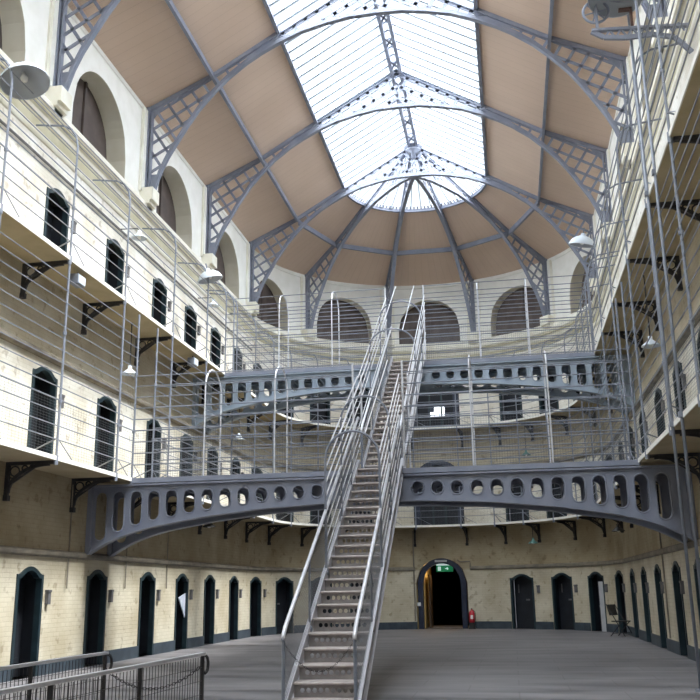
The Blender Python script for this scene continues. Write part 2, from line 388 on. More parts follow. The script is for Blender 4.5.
# arched doorways at the head of the hall
pa = apse(90.4, 0, 0)
def arch_door(z, name):
    d = empty(name, kind='structure', loc=(pa.x, pa.y, z))
    ztf = ahead(0); mb = MB(); o = opening_outline(AW, 0, ztf, 20); inn = []
    for x, zz in o:
        if zz <= 1.721: inn.append((x * (AW - .2) / AW, zz))
        else: inn.append((x * (AW - .2) / AW, 1.72 + (zz - 1.72) * (AW - .2) / AW))
    for k in range(len(o) - 1):
        (a, b), (c, e) = o[k], o[k + 1]; (f, g), (h, i) = inn[k], inn[k + 1]
        mb.quad((a, -.04, b), (c, -.04, e), (h, -.04, i), (f, -.04, g)); mb.quad((f, -.04, g), (h, -.04, i), (h, .3, i), (f, .3, g)); mb.quad((a, -.04, b), (c, -.04, e), (c, .05, e), (a, .05, b))
    mb.build('door_frame', M['navy'], d); return d, inn
d0, inn = arch_door(0, 'door_%d' % (nd[0] + 1))
# the passage behind it, ochre on one side, dark timber doors beyond
mb = MB(); mb.box((-.98, .32, 0), (-.72, 3.6, 2.8)); mb.box((-1.1, .2, 0), (-.98, 3.6, 2.8)); mb.box((-1.1, .2, 2.72), (1.1, 3.6, 2.8)); mb.build('passage_wall', M['ochre'], d0)
mb = MB(); mb.box((.98, .2, 0), (1.1, 3.6, 2.72)); mb.box((-.98, 3.58, 0), (.98, 3.62, 2.72)); mb.box((-.98, 3.58, 0), (.98, 3.62, 2.72)); mb.build('passage_end', M['umber'], d0)
mb = MB(); mb.box((-.60, .8, 0), (-.54, 1.7, 2.05)); mb.box((-.54, .85, .1), (-.525, 1.65, .9)); mb.box((-.54, .85, 1.0), (-.525, 1.65, 1.95)); mb.build('door_leaf', M['umber'], d0)
for k, z in ((1, Z1), (2, Z2)):
    dd, inn = arch_door(z, 'door_%d' % (nd[0] + 1 + k))
    mb = MB(); mb.box((-1.1, .4, 0), (1.1, .44, 2.8))
    mb.build('door_leaf', M['leaf'], dd)
    mb = MB()
    for x in (-.25, .25): mb.box((x - .035, .24, 0), (x + .035, .3, 1.75))
    mb.box((-.75, .24, 1.72), (.75, .3, 1.8)); mb.build('door_mullion', M['teal'], dd)
    if k == 1:
        mb = MB(); n = len(mb.v); pts = [(.74 * math.cos(a), .26, 1.8 + .7 * math.sin(a)) for a in lin(0, PI, 16)]; mb.v += [V(p) for p in pts]; mb.f.append(tuple(range(len(pts)))); mb.build('fanlight', M['teal'], dd)
        for q in ((.0, .0),): pass
wn = empty('window_1', kind='structure', loc=(pa.x, pa.y, Z2))
for i in range(3):
    for j in range(2):
        if i == 0 and j == 1: continue
        mb = MB(); mb.box((-.27 + i * .22, .25, .66 + j * .22 + .0), (-.07 + i * .22, .27, .86 + j * .22)); mb.build('pane', M['litpane'], wn)
mb = MB(); mb.box((-.32, .27, .62), (.42, .285, 1.14)); mb.build('window_frame', M['navy'], wn)

# arched openings of the top storey: deep recess, timber back
nw = [1]
def arch_back(p, rz, r, depth):
    nw[0] += 1; o = empty('window_%d' % nw[0], kind='structure', loc=p, rz=rz)
    mb = MB(); mb.box((-r - .3, depth, -.25), (r + .3, depth + .05, 2.35))
    mb.build('shutter_board', M['recess'], o)
    mb = MB()
    mb.box((-.04, depth - .06, 11.62 - p[2]), (.04, depth, 12.1 + r - p[2])); mb.build('shutter_post', M['recess'], o)
for y in AY:
    arch_back((-WL, y, 11.6), PI / 2, WIN_R, .5); arch_back((WR, y, 11.6), -PI / 2, WIN_R, .5)
for t, r in WIN_A:
    p = apse(t, 0, 11.6); c = p - V((XC, YC, 11.6)); arch_back(p, math.atan2(c.y / RY ** 2, c.x / RX ** 2) - PI / 2, r + .06, .40)

# ------------------------------------------------------------------ roof: boards, skylight
def conept(th, f, dz=0.):                                     # f = 0 at the hub, 1 at the wall
    w = apse(th); return V((XC + (w.x - XC) * f, HUBY + (w.y - HUBY) * f, zroof(f * RX) + dz))
mb = MB()
for sg in (-1, 1):
    for d0_, d1_ in ((2.618, 4.409), (4.409, 6.32)):
        for y0, y1 in zip(lin(YN, HUBY, 8), lin(YN, HUBY, 8)[1:]):
            mb.quv([(XC + sg * d0_, y0, zroof(d0_)), (XC + sg * d0_, y1, zroof(d0_)), (XC + sg * d1_, y1, zroof(d1_)), (XC + sg * d1_, y0, zroof(d1_))], [(d0_, y0), (d0_, y1), (d1_, y1), (d1_, y0)])
f1, f2 = 2.618 / RX, 4.409 / RX
ths = lin(-3.9, 183.9, 48)
for a, b in zip(ths, ths[1:]):
    for fa, fb in ((f1, f2), (f2, 1.008)):
        mb.quv([conept(a, fa), conept(b, fa), conept(b, fb), conept(a, fb)], [(fa * 6, a * .1), (fa * 6, b * .1), (fb * 6, b * .1), (fb * 6, a * .1)])
struct(mb.build('ceiling', M['boards']))
sky = empty('window_%d' % (nw[0] + 1), kind='structure', loc=(0, 0, 0))
mb = MB()
for sg in (-1, 1): mb.quad((XC, YN, 17.6), (XC, HUBY, 17.6), (XC + sg * 2.618, HUBY, 16.06), (XC + sg * 2.618, YN, 16.06))
mb.build('slope_glass', M['glass'], sky)
mb = MB()
for a, b in zip(ths, ths[1:]):
    n = len(mb.v); mb.v += [conept(90, 0, .03), conept(a, f1, .03), conept(b, f1, .03)]; mb.f.append((n, n + 1, n + 2))
mb.build('apse_glass', M['glass'], sky)
mb = MB(); y = YN + .2
while y < HUBY - .1:
    for sg in (-1, 1): mb.bar((XC, y, 17.55), (XC + sg * 2.618, y, 16.01), .08, .06)
    y += .425
mb.build('glazing_bars', M['bar'], sky)
mb = MB()
for t in lin(0, 180, 20)[1:-1]: mb.bar(conept(t, .02), conept(t, f1), .035, .06)
mb.build('radial_glazing_bars', M['bar'], sky)
mb = MB()
for sg in (-1, 1): mb.bar((XC + sg * 2.63, YN, 15.99), (XC + sg * 2.63, HUBY, 15.99), .10, .14)
mb.path([conept(t, f1 * 1.005, -.05) for t in lin(-3.9, 183.9, 40)], .08, .12)
for t in lin(2, 178, 56): mb.bar(conept(t, f1 * .985, -.02), conept(t, f1 * .955, .0), .05, .04)
mb.build('skylight_kerb', M['iron'], sky)

# ------------------------------------------------------------------ roof ironwork
def truss_half(parent, O, ux, uy, Lh, mats, lat=.36, dmin=0.):
    """One rafter, arched rib, lattice web, wall post, running from the ridge point O along (ux, uy) for Lh metres."""
    k = Lh / RX; T = V((-uy, ux, 0))
    P = lambda d, z: V((O[0] + ux * d * k, O[1] + uy * d * k, z))
    side = T
    mb = MB(); mb.path([P(d, zroof(d) - .06) for d in (0, 2.618, 4.409, 6.2)], .11, .11, up=(0, 0, 1))
    for s_ in (-.075, .075): pass
    mb.build('rafter', mats, parent)
    mb = MB(); pts = [P(d, z) for d, z in ARCH]
    mb.path(pts, .14, .05); mb.path([p + V((0, 0, .06)) for p in pts], .03, .12); mb.build('arch_rib', mats, parent)
    ins = lambda d, z: 0 <= d <= 5.93 + .28 * (z < 13.9) and z < zroof(d) - .06 and z > zarch(min(d, 5.95)) - .0 and z > 11.72 and d < 6.2
    mbs = (MB(), MB())
    for ang in (math.radians(58), math.radians(-30)):
        dx, dz = math.cos(ang), math.sin(ang); nx, nz = -dz, dx
        for q in range(-60, 60):
            bx, bz = 3 + nx * q * lat, 14 + nz * q * lat; run = None
            t = -8
            while t < 8:
                d, z = bx + dx * t, bz + dz * t; i_ = ins(d, z) and not (2.75 < d < 3.45) and d > dmin and z > 12.05
                if i_ and run is None: run = (d, z)
                if not i_ and run is not None:
                    if math.hypot(d - run[0], z - run[1]) > .08: mbs[run[0] > 3].bar(P(*run), P(d, z), .075 if run[0] > 3 else .10, .025, up=side)
                    run = None
                t += .03
    for mb in mbs: mb.build('lattice', mats, parent)
    mb = MB(); q = lin(2.7, 3.5, 4)
    for a, b in zip(q, q[1:]): mb.quad(P(a, zarch(a)), P(b, zarch(b)), P(b, zroof(b) - .05), P(a, zroof(a) - .05))
    mb.build('web_plate', mats, parent)
    for pl_ in ([(5.8, 12.15), (5.95, 11.72), (6.24, 11.72), (6.24, 12.15)], [(5.55, zroof(5.55)), (6.24, zroof(6.24)), (6.24, 13.55)]):
        mb = MB(); mb.v += [P(*q) for q in pl_]; mb.f.append(tuple(range(len(pl_)))); mb.build('gusset_plate', mats, parent)
    mb = MB(); mb.bar(P(6.2, 11.7), P(6.2, zroof(6.2)), .09, .16, up=side); mb.bar(P(6.09, 11.71), P(6.09, 13.95), .04, .12, up=side); mb.build('wall_post', mats, parent)
tl = ['iron roof truss nearest the entrance, cut by the picture top', 'iron roof truss second from the entrance', 'iron roof truss third from the entrance, its ridge fully in view', 'iron roof truss where the straight skylight meets the half-dome ribs']
for Y, lab in zip(YT, tl):
    t = empty('roof_truss', lab, 'roof truss', (XC, Y, 11.7), group='arched iron roof trusses')
    for sg in (-1, 1):
        ob = empty('tmp') if False else None
        truss_half(t, (0, 0), sg, 0, RX, M['iron'])
    for c in t.children: 
        for v in c.data.vertices: v.co.z -= 11.7
# half-dome ribs
RIBS = [(142.6, 'lattice rib of the half-dome, outermost on the side with the two arched hoops'), (107.6, 'lattice rib of the half-dome coming down behind the top of the stairs'), (73.7, 'lattice rib of the half-dome just beside the stair top, toward the hoist'), (40.5, 'lattice rib of the half-dome below the white lamp by the hoist wall')]
for th, lab in RIBS:
    w = apse(th); dx, dy = w.x - XC, w.y - HUBY; Lh = math.hypot(dx, dy)
    t = empty('dome_rib', lab, 'roof rib', (XC, HUBY, 11.7), group='half-dome ribs')
    truss_half(t, (0, 0), dx / Lh, dy / Lh, Lh, M['iron'], dmin=.55)
    for c in t.children:
        for v in c.data.vertices: v.co.z -= 11.7
rb = empty('ridge_beam', 'lattice iron ridge beam running down the middle of the skylight', 'ridge beam', (XC, HUBY, 17.3))
for s_ in (-1, 1): mb = MB(); mb.bar((s_ * .14, YN - HUBY, .14), (s_ * .14, 0, .14), .10, .26); mb.build('ridge_rail', M['iron'], rb)
mb = MB(); y = YN - HUBY
while y < -.3: mb.bar((-.13, y, .05), (.13, y + .5, .05), .06, .03); mb.bar((.13, y, .05), (-.13, y + .5, .05), .06, .03); y += 1.22
mb.build('ridge_lattice', M['iron'], rb)
mb = MB(); mb.lathe([(.03, -.4), (.1, -.38), (.1, -.14), (.3, -.1), (.3, -.06), (.1, -.02), (.1, .02), (.36, .05), (.36, .09), (0, .14)], 20); mb.build('hub_boss', M['iron'], rb, True)
for sg, lab in ((-1, 'long iron purlin along the roof slope above the arcade facing the hoist'), (1, 'long iron purlin along the roof slope on the hoist side')):
    p = MB(); x = XC + sg * 4.409; p.bar((x, YN, 14.955 - .11), (x, HUBY, 14.955 - .09), .05, .16); p.bar((x, YN, 14.955 - .22), (x, HUBY, 14.955 - .17), .085, .025)
    tag(p.build('purlin', M['iron']), lab, 'purlin')
p = MB(); ang = [180] + [r[0] for r in RIBS] + [0]; pts = [conept(t, f2, -.1) for t in (180, 142.6, 107.6, 73.7, 40.5, 0)]; p.path(pts, .09, .18)
tag(p.build('purlin', M['iron']), 'faceted iron purlin ring running between the half-dome ribs', 'purlin')
# pilasters and corbels behind the trusses
nt = [5]
def pilaster(p, rz, w=.46):
    nt[0] += 1; o = empty('trim_%d' % nt[0], kind='structure', loc=p, rz=rz)
    mb = MB(); mb.box((-w / 2, -.07, 11.6), (w / 2, .02, 14.0)); mb.build('pilaster_face', M['pale'], o)
    mb = MB(); mb.box((-w / 2 - .1, -.045, 11.6), (-w / 2, .02, 14.0)); mb.box((w / 2, -.045, 11.6), (w / 2 + .1, .02, 14.0)); mb.build('pilaster_edge', M['stone'], o)
    mb = MB(); mb.box((-.23, -.36, 11.36), (.23, .02, 11.7)); mb.box((-.23, -.28, 11.26), (.23, .02, 11.36)); mb.box((-.17, -.2, 11.12), (.17, .02, 11.26)); mb.build('corbel', M['stone'], o)
for Y in [5.9, 10.8] + YT: pilaster((-WL, Y, 0), PI / 2); pilaster((WR, Y, 0), -PI / 2)
for th, _ in RIBS:
    p = apse(th, 0, 0); c = p - V((XC, YC, 0)); pilaster(p, math.atan2(c.y / RY ** 2, c.x / RX ** 2) - PI / 2, .4)

# ------------------------------------------------------------------ galleries
LP = [10.1, 12.73, 15.2, 17.78, 20.7, 23.3, 25.8, 28.3, 30.7]
RP = [9.9, 12.39, 14.73, 17.44, 20.29, 22.75, 25.35, 27.9, 30.3]
AP = [163, 145, 128, 112, 99.6, 80.6, 66.0, 52.5, 36.0, 18.0]
POSTS = [('l', y) for y in LP] + [('a', t) for t in AP] + [('r', y) for y in reversed(RP)]
def upt(kind, s, off, z): return {'l': left, 'a': apse, 'r': right}[kind](s, off, z)
def radial_angle(kind, s):                                     # turns local -y (into the hall) the right way
    if kind == 'l': return PI / 2
    if kind == 'r': return -PI / 2
    c = apse(s) - V((XC, YC, 0)); return math.atan2(c.y / RY ** 2, c.x / RX ** 2) - PI / 2
def bracket_mesh():
    mb = MB(); mb.box((-.035, -.92, -.06), (.035, 0, 0)); mb.box((-.035, -.07, -.62), (.035, 0, -.06)); mb.box((-.05, -.09, -.7), (.05, 0, -.6))
    pts = [(0, -.06 - .78 * (1 - math.cos(a)), -.06 - .50 * (1 - math.sin(a))) for a in lin(0, PI / 2, 10)]
    mb.path(pts, .06, .05, up=(1, 0, 0))
    for (y, z, r) in ((-.17, -.17, .09), (-.36, -.12, .05), (-.10, -.34, .055), (-.5, -.09, .03)):
        mb.tube([(0, y + r * math.cos(a), z + r * math.sin(a)) for a in lin(0, 2 * PI, 12)[:-1]], .016, 5, closed=True)
    mb.bar((0, -.08, -.42), (0, -.62, -.07), .03, .03, up=(1, 0, 0))
    return mb
br_src = None; post_src = {}
BR = {1: (18.6, 19.72), 2: (25.0, 26.15)}
def gallery(level, z, label):
    global br_src
    g = empty('gallery', label, 'gallery', (XC, YC, z)); inv = V((XC, YC, z)); off = lambda pts: [p - inv for p in pts]
    y0, y1 = BR[level]
    mb = MB(); a, b = off(upath(-.02, z)), off(upath(G, z)); dn = V((0, 0, -.06)); dk = V((0, 0, -.02))
    for i in range(len(a) - 1): mb.quad(a[i], a[i + 1], b[i + 1], b[i]); mb.quad(a[i] + dn, a[i + 1] + dn, b[i + 1] + dn, b[i] + dn)
    mb.build('deck', M['deck'], g)
    mb = MB()
    c = off(upath(G + .02, z))
    for i in range(len(b) - 1): mb.quad(c[i] + V((0, 0, .02)), c[i + 1] + V((0, 0, .02)), c[i + 1] + dn, c[i] + dn); mb.quad(b[i] + V((0, 0, .021)), b[i + 1] + V((0, 0, .021)), c[i + 1] + V((0, 0, .02)), c[i] + V((0, 0, .02))); mb.quad(b[i] + dn, b[i + 1] + dn, c[i + 1] + dn, c[i] + dn)
    mb.build('deck_edge', M['edge'], g)
    for kind, s in POSTS:                                       # brackets and posts
        p = upt(kind, s, 0, z - .06) - inv; rz = radial_angle(kind, s)
        if br_src is None: br_src = bracket_mesh().build('bracket', M['dark'], g); o = br_src
        else: o = inst(br_src, g)
        o.location = p; o.rotation_euler = (0, 0, rz)
        if level not in post_src:
            mb = MB()
            if level == 1: mb.tube([(0, 0, 0), (0, 0, 3.72)], .024, 8); mb.tube([(0, 0, 1.0), (0, 0, 1.06)], .04, 8); mb.tube([(0, 0, 2.3), (0, 0, 2.36)], .04, 8)
            else:
                mb.tube([(0, 0, 0), (0, 0, 2.35), (0, .05, 2.58), (0, .16, 2.74), (0, .34, 2.84), (0, .95, 2.92)], .021, 8)
                mb.tube([(0, 0, 1.0), (0, 0, 1.06)], .036, 8)
            mb.tube([(0, .0, .35), (0, .72, .02)], .014, 5); mb.tube([(0, 0, .35), (.62, 0, .02)], .010, 5); mb.tube([(0, 0, -.14), (0, 0, .03)], .04, 8)
            post_src[level] = mb.build('post', M['pipe'], g); o = post_src[level]
        else: o = inst(post_src[level], g)
        o.location = upt(kind, s, G, z) - inv; o.rotation_euler = (0, 0, rz)
    for yy, fn in ((y0, left), (y1, left), (y1, right), (y0, right)):
        o = inst(post_src[level], g, fn(yy, G, z) - inv, PI / 2 if fn is left else -PI / 2)
    hs = [.32, .57, .82] + [1.05 + .235 * i for i in range(11)] if level == 1 else [.32, .57, .82, 1.05, 1.33, 1.61, 1.9, 2.2]
    for h in hs:
        r = .016 if abs(h - 1.05) < .01 else .0115
        for pts in ([left(YN, G, z + h), left(y0, G, z + h)], [left(y1, G, z + h)] + [apse(t, G, z + h) for t in lin(180, 0, 40)] + [right(y1, G, z + h)], [right(y0, G, z + h), right(YN, G, z + h)]):
            mb = MB(); mb.tube(off(pts), r, 5); mb.build('rail', M['pipe'], g)
    if level == 2:
        for (o_, h) in ((.93, 2.52), (.78, 2.77), (.52, 2.87), (.2, 2.92)):
            mb = MB(); mb.tube(off(upath(o_, z + h)), .0105, 5); mb.build('rail', M['pipe'], g)
    for run in () if level == 2 else ([left(YN, G, 0), left(y0, G, 0)], [left(y1, G, 0)] + [apse(t, G, 0) for t in lin(180, 0, 30)] + [right(y1, G, 0)], [right(y0, G, 0), right(YN, G, 0)]):
        mb = MB()
        for i in range(20): mb.tube(off([p + V((0, 0, z + .03 + i * .05)) for p in run]), .0021, 4, caps=False)
        for p, q in zip(run, run[1:]):
            ln = (q - p).length; n = max(1, int(ln / .11))
            for i in range(n): x = p + (q - p) * (i / n); mb.wire(x + V((0, 0, z + .02)) - inv, x + V((0, 0, z + 1.03)) - inv, .0013)
        mb.build('mesh_panel', M['mesh'], g)
    return g
gallery(1, Z1, 'lower railed gallery on cast-iron brackets round the hall, above the ground floor cells')
gallery(2, Z2, 'upper railed gallery with inward-bent posts round the hall, below the arcade')

# ------------------------------------------------------------------ footbridges
GB = [(0, 2.28), (.25, 2.43), (.54, 2.58), (.95, 2.73), (1.43, 2.85), (2.54, 3.03), (3.84, 3.17), (5.2, 3.235), (6.28, 3.255)]
def girder(parent, y, zt, dz, m, x0, gap=None):
    e = lambda x: min(x + WL, WR - x)
    zlo = lambda x: interp(GB, e(x)) + dz
    ops = []
    for k in range(14):
        for sx in (-WL + .30 + .397 * k, WR - .56 - .40 * k):
            if abs(sx - XC) < .9: continue
            hw = .134; b = zlo(sx) + .13; t = zt - .13
            if t - b < 2 * hw: mid_ = (t + b) / 2; t, b = mid_ + hw, mid_ - hw
            ops.append((sx, hw, (lambda u, b=b, hw=hw: b + hw - hw * math.sqrt(max(0, 1 - u * u))), (lambda u, t=t, hw=hw: t - hw + hw * math.sqrt(max(0, 1 - u * u)))))
    mb = MB(); P = lambda s, z, d: V((s, y + d, z)) - V(parent.location)
    pierced(mb, P, -WL, WR, zlo, flat(zt), ops, .3, .035, back=True, nu=12)
    xs = lin(-WL, WR, 60)
    for a, b in zip(xs, xs[1:]): mb.bar(P(a, zlo(a), .0175), P(b, zlo(b), .0175), .2, .035)
    mb.bar(P(-WL, zt, .0175), P(WR, zt, .0175), .2, .035)
    for x in (-WL + .06, WR - .06): mb.bar(P(x, zlo(x), .0175), P(x, zt, .0175), .1, .2, up=(0, 1, 0))
    for c, hw, zb, ztf in ops:
        pts = [P(c + hw * u, ztf(u), -.008) for u in lin(-1, 1, 10)] + [P(c + hw * u, zb(u), -.008) for u in lin(1, -1, 10)]
        mb.tube(pts, .016, 5, closed=True)
    mb.build('girder', m, parent)
def bridge(level, z, label, m, hoops, gap):
    y0, y1 = BR[level]; b = empty('footbridge', label, 'footbridge', (XC, y0, z)); inv = V(b.location); xa, xb = -WL + G, WR - G
    for y in (y0, y1): girder(b, y, z - .14, z - Z1, m, xa)
    mb = MB(); mb.box(V((-xa * 0 + xa, y0 - .05, z - .1)) - inv, V((xb, y1 + .09, z + .005)) - inv); mb.build('deck', M['iron'], b)
    x = xa + .4
    while x < xb: mb = MB(); mb.box(V((x, y0 + .04, z - .3)) - inv, V((x + .06, y1, z - .1)) - inv); x += .795; mb.build('cross_bearer', m, b)
    for hx in hoops:
        mb = MB(); ym, ry = (y0 + y1) / 2, (y1 - y0) / 2
        pts = [(hx, y0, z), (hx, y0, z + 1.95)] + [(hx, ym - ry * math.cos(a), z + 1.95 + .5 * math.sin(a)) for a in lin(0, PI, 12)[1:-1]] + [(hx, y1, z + 1.95), (hx, y1, z)]
        mb.tube([V(p) - inv for p in pts], .017, 8); mb.build('hoop_post', M['steel'], b)
    hs = [.3, .55, .8, 1.05, 1.3, 1.55, 1.8, 2.05, 2.28]
    for y in (y0, y1):
        gp = gap[0] if y == y0 else gap[1]
        segs = [(xa, gp[0]), (gp[1], xb)] if gp else [(xa, xb)]
        for s0, s1 in segs:
            for h in hs: mb = MB(); mb.tube([V((s0, y, z + h)) - inv, V((s1, y, z + h)) - inv], .016 if abs(h - 1.05) < .01 else .0125, 5); mb.build('rail', M['pipe'], b)
            mb = MB()
            for i in range(20): mb.wire(V((s0, y, z + .03 + i * .05)) - inv, V((s1, y, z + .03 + i * .05)) - inv, .0021)
            n = int((s1 - s0) / .055)
            for i in range(n): x = s0 + (s1 - s0) * i / n; mb.wire(V((x, y, z + .02)) - inv, V((x, y, z + 1.04)) - inv, .0019)
            mb.build('mesh_panel', M['mesh'], b)
            for x in (s0, s1):
                if xa < x < xb: mb = MB(); mb.tube([V((x, y, z)) - inv, V((x, y, z + 2.3)) - inv], .022, 8); mb.build('gap_post', M['steel'], b)
    return b
XA, XB = -3.12, -2.06
bridge(1, Z1, 'lower slotted iron footbridge, crossing where the first flight of stairs ends', M['iron'], [-6.4, -4.83, -.65, .94], ((XA, XB), (XA, XB)))
bridge(2, Z2, 'upper paler slotted iron footbridge under the arcade, at the head of the second flight', M['ironU'], [-6.38, -4.79, -.53, .85], ((XA - .08, XB - .02), None))

# ------------------------------------------------------------------ stairs
def stairs(label, x, Y0, z0, n, run, rise, w, rz, cage_from, hoops, foot, cg=0.):
    st = empty('staircase', label, 'staircase', (x, Y0, z0), rz, group='flights of the iron staircase')
    sl = rise / run; nose = lambda y: rise + sl * y; hw = w / 2; top = n * run; up = V((0, -sl, 1)).normalized()
    ops = [(-hw * .84 + hw * 1.68 * (i + .5) / 9, .03, (lambda u: .085 - .03 * math.sqrt(max(0, 1 - u * u))), (lambda u: .085 + .03 * math.sqrt(max(0, 1 - u * u)))) for i in range(9)]
    mb = MB(); pierced(mb, lambda s, z, d: V((s, d, z)), -hw, hw, flat(0), flat(rise), ops, .3, .006, back=True, nu=8)
    r0 = mb.build('riser', M['riser'], st)
    mb = MB(); mb.box((-hw, -.03, rise - .035), (hw, run + .01, rise)); mb.tube([(-hw, -.03, rise - .0175), (hw, -.03, rise - .0175)], .0175, 6); t0 = mb.build('tread', M['tread'], st)
    for k in range(n):
        if k: inst(r0, st, (0, k * run, k * rise)); inst(t0, st, (0, k * run, k * rise))
    for s in (-1, 1):
        mb = MB(); xx = s * (hw + .02)
        a, b = -.12, top + .02
        for e0, e1 in ((xx - .015, xx + .015),):
            pr = [(a, max(-z0 if z0 < 1 else -9, nose(a) - .30)), (b, nose(b) - .30), (b, nose(b) + .04), (a, nose(a) + .04)]
            n_ = len(mb.v); mb.v += [V((e, y, z)) for e in (e0, e1) for y, z in pr]
            mb.f += [tuple(n_ + i for i in q) for q in ((0, 1, 2, 3), (7, 6, 5, 4), (0, 4, 5, 1), (1, 5, 6, 2), (2, 6, 7, 3), (3, 7, 4, 0))]
        mb.bar((xx + s * .015, a, nose(a) + .03), (xx + s * .015, b, nose(b) + .03), .05, .02, up=up); mb.bar((xx + s * .015, a, nose(a) - .30), (xx + s * .015, b, nose(b) - .30), .05, .02, up=up)
        mb.build('stringer', M['string'], st)
        mb = MB(); h = .93; ya = -.22
        mb.tube([(xx, ya - .03, nose(ya) + h - .09), (xx, ya, nose(ya) + h - .03), (xx, ya + .12, nose(ya + .12) + h), (xx, top, nose(top) + h)], .027, 10); mb.build('handrail', M['steel'], st, True)
        mb = MB(); mb.tube([(xx, ya, -z0 * 0 + (.0 if foot else nose(ya))), (xx, ya, nose(ya) + h - .05)], .022, 8); mb.tube([(xx, ya, 0), (xx, ya, .1)], .045, 8); mb.build('newel_post', M['pipe'], st)
        y = 1.5
        while y < top:
            mb = MB(); mb.tube([(xx, y, nose(y) - .1), (xx, y, nose(y) + h)], .016, 6); mb.tube([(xx - .03, y, nose(y) - .05), (xx + .03, y, nose(y) - .05)], .05, 8); mb.build('baluster', M['pipe'], st); y += 1.45
        mb = MB()
        for i in range(1, 17): mb.wire((xx, ya, nose(ya) + i * h / 17), (xx, top, nose(top) + i * h / 17), .0021)
        y = ya
        while y < top: mb.wire((xx, y, nose(y)), (xx, y, nose(y) + h), .0021); y += .06
        mb.build('mesh_panel', M['mesh'], st)
        for i, hh in enumerate([.25, .48, .70, 1.15, 1.37, 1.6, 1.82]):
            mb = MB(); xc_ = xx + s * cg; mb.tube([(xc_, cage_from, nose(cage_from) + hh), (xc_, top, nose(top) + hh)], .0135, 6); mb.build('cage_rail', M['steel'], st)
    hw0 = hw; hw = hw + cg
    for y in hoops:
        mb = MB(); zz = nose(y) + 1.75
        pts = [(-hw - .02, y, nose(y)), (-hw - .02, y, zz)] + [(-(hw + .02) * math.cos(a), y, zz + .45 * math.sin(a)) for a in lin(0, PI, 14)[1:-1]] + [(hw + .02, y, zz), (hw + .02, y, nose(y))]
        mb.tube(pts, .02, 7); mb.build('hoop', M['pipe'], st)
    for xx, zz in ((-hw * .5, 1.75 + .45 * .87), (hw * .5, 1.75 + .45 * .87)):
        y = hoops[0]; mb = MB(); mb.tube([(xx, y, nose(y) + zz), (xx, top, nose(top) + zz)], .0135, 6); mb.build('cage_rail', M['steel'], st)
    return st
stairs('first flight of iron stairs, rising from the floor to the lower footbridge', -2.365, 11.5, 0, 21, .333, .184, .84, math.radians(1.6), 2.9, [2.9, 4.6], True)
stairs('second, caged flight of iron stairs rising from the lower footbridge to the upper one', -2.61, 19.3, Z1, 21, .270, .182, .80, math.radians(.0), .3, [2.2, 4.2], False, .14)

# ------------------------------------------------------------------ guard railings and chains at the stairwell
def railing(label, p0, p1, h):
    g = empty('guard_railing', label, 'railing', (p1[0], p1[1], 0), group='mesh guard railings at the stairwell'); d = V((p0[0] - p1[0], p0[1] - p1[1], 0)); ln = d.length; d.normalize()
    at = lambda t, z: d * t + V((0, 0, z))
    mb = MB(); mb.bar(at(-.02, h), at(ln, h), .04, .022); mb.build('top_rail', M['steel'], g)
    mb = MB(); mb.bar(at(0, .55), at(ln, .55), .015, .03); mb.bar(at(0, .1), at(ln, .1), .015, .03); mb.build('mid_rail', M['dark'], g)
    t = 0
    while t < ln: mb = MB(); mb.bar(at(t, 0), at(t, h), .024, .024, up=(0, 1, 0)); mb.build('post', M['dark'], g); t += 1.15
    mb = MB(); t = .05
    while t < ln: mb.wire(at(t, .1), at(t, h - .02), .0026); t += .05
    for i in range(1, 9): mb.wire(at(0, .1 + i * .1), at(ln, .1 + i * .1), .0022)
    mb.build('mesh_panel', M['dark'], g)
    mb = MB(); pts = []
    for a in lin(0, 1.75 * PI, 14): r = .075 * (1 - .07 * a); pts.append(at(-.03 - .075 + r * math.cos(a + PI / 2) * 1.0 + .05, h - .09 + r * math.sin(a + PI / 2)))
    mb.tube(pts, .012, 6); mb.build('scroll_end', M['dark'], g)
railing('mesh guard railing on the stairwell side nearer the cell doors, chain at its end', (-3.52, 2.0), (-3.36, 7.43), 1.0)
railing('mesh guard railing on the stairwell side nearer the iron stairs, chain at its end', (-2.68, 2.0), (-2.46, 7.26), 1.0)
def chain(label, a, b, sag, pitch=.03):
    mb = MB(); a, b = V(a), V(b); N_ = int((b - a).length * 1.12 / pitch)
    P = lambda t: a + (b - a) * t - V((0, 0, sag * 4 * t * (1 - t)))
    for i in range(N_):
        p, q = P(i / N_), P((i + 1) / N_); t = (q - p).normalized(); s = t.cross(V((0, 0, 1))).normalized(); u = s.cross(t); w = s if i % 2 else u; c = (p + q) / 2
        mb.tube([c + t * (.021 * math.cos(x)) + w * (.010 * math.sin(x)) for x in lin(0, 2 * PI, 8)[:-1]], .0028, 4, closed=True)
    return tag(mb.build('chain', M['dark']), label, 'chain')
chain('thin dark chain slung between the ends of the two mesh guard railings', (-3.36, 7.43, .88), (-2.46, 7.26, .92), .17)
chain('thin dark chain slung across the foot of the iron stairs', (-2.80, 11.27, .88), (-1.94, 11.24, .86), .33)

